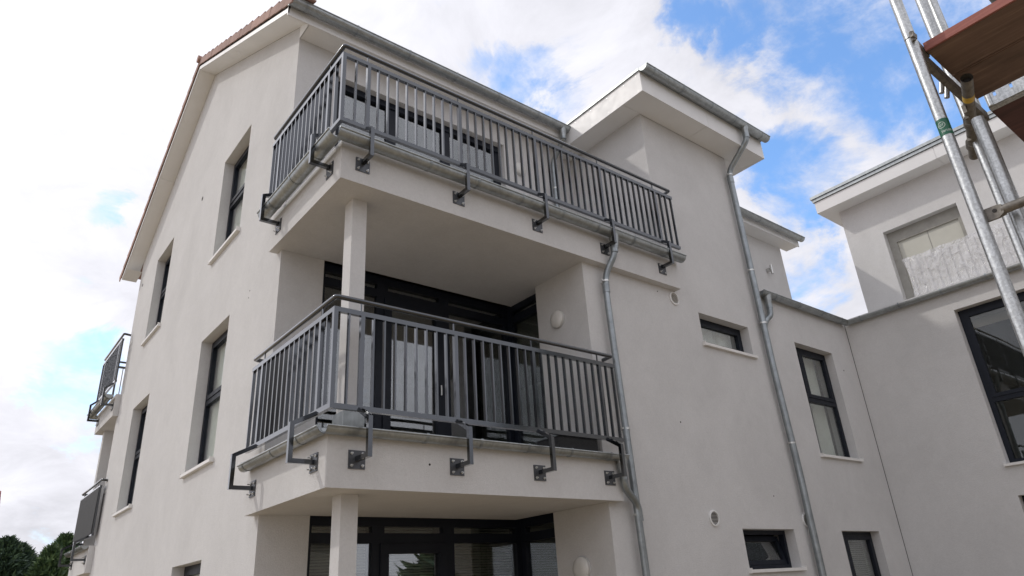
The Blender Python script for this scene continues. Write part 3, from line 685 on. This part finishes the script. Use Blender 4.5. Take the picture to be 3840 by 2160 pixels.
railing('dark steel bar railing around the top balcony under the roof eave', -.155, -1.815, 5.345, 4.462, [.13, 1.30, 2.445, 3.60, 4.74], 5.14, 10, 3, [-1.49, -.13], .13, 4.075, 4.086, .205, vtop=4.43, xbr=.225)
railing('dark steel bar railing around the middle balcony', -.098, -1.773, 2.473, 1.550, [.166, 1.183, 2.192, 3.203], 3.455, 9, 2, [-1.50, -.055], .25, 1.143, 1.127, .24, vtop=1.470)
railing('small dark railing on the upper rear balcony at the far gable corner', -.155, -1.815, 5.50, 4.55, [.13, 1.30, 2.445], 3.5, 10, 2, [-1.50, -.02], .16, 4.075, 4.086, .205, mir=True, vtop=4.45, xbr=.225)
lr = railing('railing with grey privacy screen on the lower rear balcony at the far gable corner', -.098, -1.773, 2.473, 1.550, [.166, 1.183, 2.192], 3.4, 9, 2, [-1.50, -.055], .25, 1.143, 1.127, .24, mir=True, vtop=1.470)
s = MB(); n = 40
for k in range(n+1):
    y = HW-(-1.72+k*(.25+1.70)/n); i = len(s.v); d = .004*math.sin(k*1.7); s.v += [(-.126+d, y, 1.585), (-.126-d, y, 2.44), (-.123+d, y, 1.585), (-.123-d, y, 2.44)]
    if k: s.f += [(i-4, i-3, i+1, i), (i-2, i-1, i+3, i+2)]; s.sm += [True, True]
tag(s.build('privacy_screen', 'screen_grey'), 'grey woven screen tied over the lower rear balcony railing', 'screen')
for z, r, off, lab in ((1.383, RL, .062, 'galvanised gutter on the lower rear balcony edge'), (4.30, RU, .110, 'galvanised gutter on the upper rear balcony edge')):
    x = XS-off; y = HW-(YS-off)
    gutter(lab, [((x, HW-.09, z), (x, y, z), -1, (True, False)), ((x, y, z), (3.3, y, z), -1, (False, True))], [((x, HW+.5, z), (0, 1, 0), -1), ((x, HW+1.2, z), (0, 1, 0), -1)], r)

t = thing('storage_box', (3.0, -1.35, ZTL), 'low dark box with a pale lid on the middle balcony floor by the downpipe', 'box')
MB().box((2.62, -1.62, ZTL+.002), (3.20, -1.25, ZTL+.20)).build('body', 'screen_grey', t); MB().box((2.60, -1.64, ZTL+.202), (3.22, -1.23, ZTL+.222)).build('lid', 'pipe_zinc', t)
# ------------------------------------------------------------------ wall lamps, vents, flood light
def round_lamp(c, n, label, r=.12):
    t = thing('wall_lamp', c, label, 'lamp'); MB().disc(c, n, r*.97, .028, 32).build('base_ring', 'plastic_white', t)
    MB().disc(Vector(c)+Vector(n)*.024, n, r, .03, 32, .022).build('diffuser', 'lamp_white', t)
round_lamp((XT, -1.12, 3.24), (-1, 0, 0), 'round white wall lamp on the middle balcony side wall', .115)
round_lamp((XT, -1.14, .26), (-1, 0, 0), 'round white wall lamp on the ground floor side wall', .125)
round_lamp((3.755, 0, 6.35), (0, -1, 0), 'round white wall lamp behind the top balcony railing', .11)
def vent(c, label):
    t = thing('vent_grille', c, label, 'vent'); x, y, z = c; r = .098
    ring = MB(); seg = 32; idx = []
    for rr, h in ((r, 0), (r, .016), (r*.82, .020), (r*.78, .004)):
        idx.append(len(ring.v)); ring.v += [(x+rr*math.cos(2*math.pi*j/seg), y-h, z+rr*math.sin(2*math.pi*j/seg)) for j in range(seg)]
    for p, q in zip(idx, idx[1:]):
        for j in range(seg): ring.f.append((p+j, p+(j+1) % seg, q+(j+1) % seg, q+j)); ring.sm.append(False)
    ring.build('rim', 'plastic_white', t); MB().disc((x, y, z), (0, -1, 0), r*.79, .003, 24).build('opening', 'joint_dark', t)
    k = -6
    for k in range(-4, 5):
        dz = k*.0165; w = math.sqrt(max(0, (r*.78)**2-dz*dz)); q = MB(); q.hexa([(x-w, y-.005, z+dz-.0035), (x+w, y-.005, z+dz-.0035), (x+w, y-.007, z+dz-.0025), (x-w, y-.007, z+dz-.0025), (x-w, y-.014, z+dz+.0005), (x+w, y-.014, z+dz+.0005), (x+w, y-.013, z+dz+.0025), (x-w, y-.013, z+dz+.0025)]); q.build('slat', 'plastic_white', t)
vent((5.045, YT, 3.735), 'round white vent grille beside the top balcony slab end')
vent((5.105, YT, .765), 'round white vent grille above the tilted hopper window')
vent((7.255, YT, .775), 'round white vent grille half hidden behind the tall downpipe')
t = thing('outdoor_spotlight', (10.83, 0, 6.25), 'small steel up-and-down spotlight on the upper wall right of the stair block', 'lamp')
MB().tube([(10.85, -.11, 6.19), (10.85, -.11, 6.40)], .032, 16).build('barrel', 'bolt_zinc', t); MB().box((10.80, -.08, 6.26), (10.86, 0, 6.33)).build('mount', 'bolt_zinc', t)

# ------------------------------------------------------------------ right-hand building
rb = thing('neighbouring_apartment_building', (12, -5, GZ), 'white rendered building on the right with set-back top storey and terrace', 'building')
RW = [(-4.70, -3.46, 1.425, 3.965), (-4.70, -3.46, -1.4, .96)]
m = MB(); wall_with_holes(m, MX(XB), -12, YT, GZ, 4.40, RW, .33); m.quad((XB, -12, 4.40), (18, -12, 4.40), (18, 2, 4.40), (XB, YT, 4.40)); m.quad((XB, -12, GZ), (18, -12, GZ), (18, -12, 4.4), (XB, -12, 4.4)); m.build('wall', 'stucco', rb)
for (a, b, c, d) in RW:
    window(MX(XB), a, b, c, d, c+1.0, .15, house=rb, w=.075, gm='glass_clear')
m = MB(); m.box((XB+.4, -11, ZTL-.1), (17.5, YT-.2, ZTL)); m.box((XB+2.6, -11, GZ), (XB+2.7, YT-.2, 4.3)); m.build('interior_partition', 'interior_wall', rb)
XU, YU = 12.45, -1.199; UD = (-3.461, -1.966, 4.45, 6.815)
m = MB(); wall_with_holes(m, MX(XU), -12, YU, 4.38, 7.72, [UD], .30); m.quad((XU, YU, 4.38), (18, YU, 4.38), (18, YU, 7.72), (XU, YU, 7.72)); m.quad((XU, -12, 4.38), (18, -12, 4.38), (18, -12, 7.72), (XU, -12, 7.72)); m.build('upper_wall', 'stucco_new', rb)
M = MX(XU); f = MB(); a, b, c, d = UD; f.box(M(a, d-.26, .16), M(b, d, .26)); f.box(M(a, c, .16), M(a+.10, d-.26, .26)); f.box(M(b-.16, c, .16), M(b, d-.26, .26)); uw = f.build('boarded_door', 'timber_grey', rb)
MB().box(M(a+.1, c, .20), M(-2.75, d-.26, .22)).build('board', 'door_cream', uw); MB().box(M(-2.73, c, .20), M(b-.16, d-.26, .22)).build('board', 'door_cream', uw); MB().box(M(-2.75, c, .205), M(-2.73, d-.26, .225)).build('board_joint', 'timber_grey', uw)
# flat roof of the top storey
OX, OY = XU-.42, -.888; ZR = 7.70
ur = MB().box((OX+.02, -12.5, ZR+.02), (18.5, OY-.02, 8.06)).build('roof', 'board_white', rb)
for y0, y1 in ((-3.52, OY-.012), (-6.6, -3.525), (-9.6, -6.605)): MB().box((OX, y0, ZR-.004), (OX+.012, y1, 7.972)).build('fascia_panel', 'board_white', ur); MB().box((OX+.0125, y0, ZR), (XU, y1, ZR+.012)).build('soffit_panel', 'soffit_white', ur)
MB().box((OX, OY-.012, ZR-.004), (18.5, OY, 7.972)).build('fascia_panel', 'board_white', ur); MB().box((XU, YU+.001, ZR), (18.4, OY-.0125, ZR+.012)).build('soffit_panel', 'soffit_white', ur)
e = MB(); e.box((OX-.03, -12.5, 7.985), (18.6, OY+.03, 8.05)); e.box((OX-.055, -12.5, 8.06), (18.6, OY+.055, 8.126)); e.build('edge_flashing', 'zinc', ur)

# ------------------------------------------------------------------ film-wrapped ribbed panels on the terrace edge
t = thing('wrapped_panel_bundle', (10.42, -3.9, 4.43), 'bundle of white ribbed panels wrapped in clear plastic film on the terrace edge', 'bundle')
y0, y1, z0, z1 = -5.6, -2.90, 4.46, 5.16
for j in range(3):
    p = MB(); x = 10.36+.075*j; pitch = .135; y = y1-.02*j; pr = None; k = 0
    prof = []
    while y > y0:
        prof += [(y, 0), (y-pitch*.42, 0), (y-pitch*.5, .022), (y-pitch*.92, .022)]; y -= pitch
    for (yy, dx) in prof:
        i = len(p.v); p.v += [(x+dx, yy, z0), (x+dx, yy, z1-.01*j), (x+dx+.006, yy, z0), (x+dx+.006, yy, z1-.01*j)]
        if pr is not None: p.f += [(pr, pr+1, i+1, i), (pr+2, pr+3, i+3, i+2), (pr+1, pr+3, i+3, i+1), (pr, pr+2, i+2, i)]; p.sm += [False]*4
        pr = i
    p.build('ribbed_panel', 'plastic_white', t)
for yy in (-3.05, -4.45): MB().box((10.33, yy-.05, 4.405), (10.62, yy+.05, 4.455)).build('timber_batten', 'plank_brown', t)
fm = MB(); ny, nz = 70, 16; ring = []
def filmpt(u, w):
    # loop: down the front, up the back, over the top; crumpled
    y = y1+.03-(y1-y0+.03)*u
    cr = .006*math.sin(11*y+5*w)+.004*math.sin(29*y+9*w)+(.002+.006*max(0, 1-u*6))*math.sin(83*y-17*w)
    sag = .05*max(0, 1-u*9)
    if w < .5:
        q = w/.5; return (10.335-cr-.012*math.sin(q*math.pi), y-sag*math.sin(q*math.pi), z0-.03+(z1-z0+.075)*q)
    q = (w-.5)/.5; return (10.335+.29*q+cr*.3, y, z1+.045+cr*1.2+.02*math.sin(q*math.pi))
for i in range(ny*2+1):
    for j in range(nz+1): fm.v.append(filmpt(i/(ny*2), j/nz))
for i in range(ny*2):
    for j in range(nz): a = i*(nz+1)+j; fm.f.append((a, a+1, a+nz+2, a+nz+1)); fm.sm.append(True)
for j in range(10):           # folded film closing the near end
    pass
e0 = len(fm.v)
for j in range(9):
    for i in range(7):
        q = j/8; w = i/6; fm.v.append((10.335+.29*w, y1+.03-.06*math.sin(w*math.pi)*(1+.4*math.sin(q*14))-.05*math.sin(q*math.pi), z0-.03+(z1-z0+.075)*q))
for j in range(8):
    for i in range(6): a = e0+j*7+i; fm.f.append((a, a+1, a+8, a+7)); fm.sm.append(True)
fm.build('plastic_wrap', 'plastic_film', t)

# ------------------------------------------------------------------ scaffold
sc = thing('scaffold', (.9, -6.5, GZ), 'galvanised tube scaffold standing close at the right edge', 'scaffold')
AX, AY = .49, -6.466
def std(x, y, z0, z1, n='standard'): return MB().tube([(x, y, z0), (x, y, z1)], .02415, 24).build(n, 'galvanised', sc)
std(AX, AY, GZ+.01, 2.197); std(AX, AY, 2.203, 3.9)
std(1.153, -6.426, GZ+.01, 4.2); std(1.275, -6.45, GZ+.01, 4.2); std(.585, -6.567, GZ+.01, 1.735)
for x, y in ((AX, AY), (1.153, -6.426), (1.275, -6.45), (.585, -6.567)): MB().box((x-.045, y-.045, GZ), (x+.045, y+.045, GZ+.008)).build('base_plate', 'galvanised', sc)
MB().tube([(AX, AY, 2.193), (AX, AY, 2.207)], .0215, 20).build('standard_joint', 'joint_dark', sc)
c = MB(); c.bar((AX-.032, AY-.02, 2.215), (AX-.030, AY-.018, 2.165), .016, .012); c.bar((AX-.04, AY-.02, 2.195), (AX-.015, AY-.025, 2.185), .014, .03); c.build('drop_pin', 'coupler_steel', sc)
# deck-end transom and short gusset up to the standard
c = MB(); c.box((AX+.03, -6.482, 2.095), (1.30, -6.455, 2.146)); c.build('transom', 'coupler_steel', sc)
c = MB(); c.bar((AX+.02, AY, 2.20), (.60, -6.475, 2.15), .03, .03); c.build('gusset', 'coupler_steel', sc)
for x in (.80, .86): MB().tube([(x, -6.452, 2.12), (x, -6.436, 2.065)], .012, 12).build('spigot', 'galvanised', sc)
# guard rail with a flattened, drilled end
c = MB(); y = AY-.03
c.hexa([(AX+.010, AY-.02, 1.249), (AX+.022, AY-.02, 1.249), (AX+.022, AY-.062, 1.249), (AX+.010, AY-.062, 1.249), (AX+.010, AY-.02, 1.303), (AX+.022, AY-.02, 1.303), (AX+.022, AY-.062, 1.303), (AX+.010, AY-.062, 1.303)])
c.hexa([(AX+.010, AY-.062, 1.249), (AX+.022, AY-.062, 1.249), (AX+.034, AY-.085, 1.258), (AX-.002, AY-.085, 1.258), (AX+.010, AY-.062, 1.303), (AX+.022, AY-.062, 1.303), (AX+.034, AY-.085, 1.294), (AX-.002, AY-.085, 1.294)])
c.tube([(AX+.016, AY-.078, 1.276), (AX+.016, -9.2, 1.276)], .019, 18); c.build('guard_rail', 'coupler_steel', sc)
MB().disc((AX+.0095, AY-.055, 1.282), (-1, 0, 0), .008, .002, 14).build('drill_hole', 'joint_dark', sc)
# tie tube with couplers
TA, TB = Vector((.655, -6.575, 1.985)), Vector((1.30, -6.36, 1.945)); td = (TB-TA).normalized()
tt = MB(); tt.tube([TA, TB], .02415, 22, caps=False); tt.tube([TA+td*.002, TB], .0205, 22, caps=False); ti = tt.build('tie_tube', 'coupler_steel', sc)
MB().tube([TA+td*.03, TA+td*.035], .0204, 18).build('tube_end_dark', 'joint_dark', ti)
MB().tube([TA+td*.125, TA+td*.165], .0248, 22, caps=False).build('tape_band', 'tape_yellow', ti)
for q in (.36, .56):
    p = TA+td*q; c = MB(); c.tube([p-td*.022, p+td*.022], .032, 14); c.bar(p+Vector((-.05, -.02, -.01)), p+Vector((.06, -.02, 0)), .02, .035); c.tube([p+Vector((-.075, -.01, -.012)), p+Vector((-.02, -.01, -.012))], .007, 10); c.disc(p+Vector((-.075, -.01, -.012)), (-1, 0, 0), .013, .014, 6); c.build('coupler', 'coupler_steel', sc)
c = MB(); p = TA+td*.27; c.tube([p+Vector((-.01, 0, 0)), p+Vector((-.08, .0, -.015))], .008, 10); c.bar(p+Vector((-.08, 0, .0)), p+Vector((-.085, 0, -.045)), .016, .008); c.build('wedge_pin', 'coupler_steel', sc)
# diagonal brace above the deck
c = MB(); c.bar((1.33, -6.46, 4.1), (1.62, -6.82, 2.25), .07, .012); c.bar((1.33, -6.46, 4.1), (1.62, -6.80, 2.25), .010, .06); c.build('diagonal_brace', 'coupler_steel', sc)
# sticker on the near standard
st = MB().tube([(AX, AY, 1.668), (AX, AY, 1.748)], .0247, 28, caps=False).build('sticker', 'sticker_green', sc, label='green maker sticker with white ring and figures')
def bend(me, cx0, z0, ang0, rr=.0251):
    for v in me.vertices:
        x, y = v.co.x, v.co.y; a = ang0+x/rr; v.co = (AX+rr*math.cos(a), AY+rr*math.sin(a), z0+y)
view_ang = math.atan2(CAM.y-AY, CAM.x-AX)
def text_mesh(body, size, ang, z):
    cu = bpy.data.curves.new('t', 'FONT'); cu.body = body; cu.size = size; cu.align_x = 'CENTER'; cu.resolution_u = 3
    ob = bpy.data.objects.new('t', cu); COL.objects.link(ob); bpy.context.view_layer.update()
    me = bpy.data.meshes.new_from_object(ob.evaluated_get(bpy.context.evaluated_depsgraph_get())); bpy.data.objects.remove(ob); bpy.data.curves.remove(cu)
    bend(me, 0, z, ang); me.materials.clear(); me.materials.append(MATS['sticker_white']); return me
link('sticker_figures', text_mesh('20/100', .0145, view_ang+.15, 1.681), st)
link('sticker_initials', text_mesh('UT', .015, view_ang-.28, 1.712), st)
rg = MB()
for k in range(28):
    a0, a1 = 2*math.pi*k/28, 2*math.pi*(k+1)/28; i = len(rg.v)
    for a, r in ((a0, .013), (a1, .013), (a1, .0148), (a0, .0148)):
        x, y = r*math.cos(a), r*math.sin(a); an = view_ang-.28+x/.0251; rg.v.append((AX+.0251*math.cos(an), AY+.0251*math.sin(an), 1.7175+y))
    rg.f.append((i, i+1, i+2, i+3)); rg.sm.append(False)
rg.build('sticker_ring', 'sticker_white', st)
# planks and steel deck lie on the scaffold
def plank(x0, x1, label, edge):
    t = thing('scaffold_plank', ((x0+x1)/2, -8, 2.15), label, 'plank', 'planks of the scaffold deck')
    MB().box((x0+.012, -9.4, 2.150), (x1-.004, -6.492, 2.192)).build('board', 'plank_brown', t)
    MB().box((x0, -9.4, 2.152), (x0+.0115, -6.490, 2.195)).build('painted_edge', edge, t)
plank(.553, .842, 'brown wooden scaffold plank with a red painted edge, outermost of the deck', 'plank_red'); plank(.846, 1.15, 'brown wooden scaffold plank lying behind the outermost one', 'plank_brown')
t = thing('scaffold_deck_panel', (1.6, -8, 2.15), 'red plywood scaffold deck panel with a slotted galvanised steel edge', 'deck panel')
sb = MB(); ys2 = -6.50; y = ys2
slots = [-6.545-.075*k for k in range(30)]
ed = [ys2]
for q in slots: ed += [q+.007, q-.007]
ed.append(-9.3)
sb.box((1.272, -9.3, 2.152), (1.280, ys2, 2.196)); sb.box((1.272, -9.3, 2.222), (1.280, ys2, 2.240))
for a, b in zip(ed[0::2], ed[1::2]): sb.box((1.272, a, 2.196), (1.280, b, 2.222))
sb.box((1.280, -9.3, 2.148), (1.32, ys2, 2.152)); sb.tube([(1.27, -6.515, 2.150), (1.27, -6.515, 2.235)], .012, 14); sb.build('steel_edge', 'galvanised', t)
MB().box((1.300, -9.3, 2.154), (1.90, -6.496, 2.166)).build('plywood_sheet', 'plywood_red', t)

# ------------------------------------------------------------------ conifers at far left, neighbour roofs
def conifer(x, y, h, r, mat, label, n=11000, sz=1.0, group='conifers beyond the gable', core=False):
    t = thing('conifer_tree', (x, y, GZ), label, 'tree', group)
    MB().tube([(x, y, GZ), (x+.05, y, GZ+h*.5), (x, y, GZ+h*.93)], .13, 9, r1=.02).build('trunk', 'bark', t)
    m = MB()
    if core:      # solid inner crown added so the mirrored trees show no sky gaps
        for k in range(9):
            f = .12+.09*k; m.disc((x, y, GZ+h*f), (0, 0, 1), r*.8*(1-f)**.55, h*.10, 14)
    rnd = random.Random(int(x*100+y*10)); lob = [(rnd.uniform(0, 6.28), rnd.uniform(.15, .95), rnd.uniform(.12, .32)) for _ in range(26)]
    for k in range(n):
        f = rnd.random()**.85; z = f*h; a = rnd.uniform(0, 2*math.pi)
        rr = r*(1-f)**.55*(.92 if f > .12 else .7+f*2)
        bump = 1+sum(g*math.exp(-((f-lf)/.07)**2)*max(0, math.cos(a-la))**3 for la, lf, g in lob)-.12
        q = rr*bump*(.55+.5*rnd.random()**.5)
        p = Vector((x+q*math.cos(a), y+q*math.sin(a), GZ+z+.12*rnd.random()))
        out = Vector((math.cos(a)+rnd.uniform(-.7, .7), math.sin(a)+rnd.uniform(-.7, .7), rnd.uniform(-.3, 1.5))).normalized(); sd = out.cross(Vector((rnd.uniform(-1, 1), rnd.uniform(-1, 1), rnd.uniform(-1, 1)))).normalized()
        l = sz*rnd.uniform(.09, .24)*(1.15-.4*f); w = l*.26
        m.quad(p-out*l*.4, p+sd*w, p+out*l, p-sd*w)
    m.build('crown', mat, t)
TR = [(-2.2, 15.5, 3.35, 1.5, 'needle_dark', 'dark conifer at the left picture edge'), (-.75, 17.2, 3.85, 1.30, 'needle_dark', 'dark conifer with a tall tip in the middle of the hedge row'), (.25, 16.6, 3.55, 1.1, 'needle_mid', 'mid-green conifer next to the rear balcony'),
      (.75, 18.3, 4.05, 1.1, 'needle_mid', 'tallest light green conifer right behind the rear balcony screen'), (-1.5, 19.0, 3.7, 1.6, 'needle_mid', 'conifer behind the front hedge row at far left'), (-.2, 20.0, 3.95, 1.5, 'needle_dark', 'dark conifer at the back of the hedge row')]
for a in TR: conifer(*a)
conifer(21, -19, 14, 7.0, 'needle_dark', 'unseen tall dark tree added opposite, mirrored in the right balcony panes', 14000, 6, 'trees opposite the house', True); conifer(30, -14, 13, 6.5, 'needle_mid', 'unseen tall green tree added opposite, mirrored in the balcony corner pane', 14000, 6, 'trees opposite the house', True)  # unseen trees added behind the camera to darken the pane reflections
def gable_house(name, label, x0, x1, yb, yf, ze_, zr_):
    t = thing(name, ((x0+x1)/2, (yb+yf)/2, GZ), label, 'house'); ym = (yb+yf)/2
    m = MB(); m.box((x0+.3, min(yb, yf)+.4, GZ), (x1-.3, max(yb, yf)-.4, ze_+.1)); m.quad((x1-.3, yf+.4*(1 if yb > yf else -1), ze_), (x1-.3, yb-.4*(1 if yb > yf else -1), ze_), (x1-.3, ym, zr_-.2)); m.quad((x0+.3, yf, ze_), (x0+.3, yb, ze_), (x0+.3, ym, zr_-.2)); m.build('wall', 'stucco', t)
    rf = MB()
    for ya in (yf, yb):
        n = 14
        for k in range(n):      # tile courses
            a, b = k/n, (k+1)/n; p = lambda q: (ya+(ym-ya)*q, ze_+(zr_-ze_)*q)
            (y_a, z_a), (y_b, z_b) = p(a), p(b); rf.hexa([(x0, y_a, z_a-.1), (x1, y_a, z_a-.1), (x1, y_b, z_b-.12), (x0, y_b, z_b-.12), (x0, y_a, z_a+.06), (x1, y_a, z_a+.06), (x1, y_b, z_b+.0), (x0, y_b, z_b+.0)])
    rf.build('roof', 'red_tile_far', t)
    return t
oh = gable_house('brown_roofed_house', 'house with a dark brown roof standing opposite, mirrored in the ground floor panes', -9, 13, -34, -23, 3.0, 6.4)
for ch in oh.children:
    if ch.name.startswith('roof'): ch.data.materials.clear(); ch.data.materials.append(MATS['brown_tile_far'])
    else: ch.data.materials.clear(); ch.data.materials.append(MATS['render_grey'])
gable_house('red_roofed_house', 'house with a red tiled roof just showing at the left picture edge', -5, 1.12, 64, 52, 5.6, 9.6)
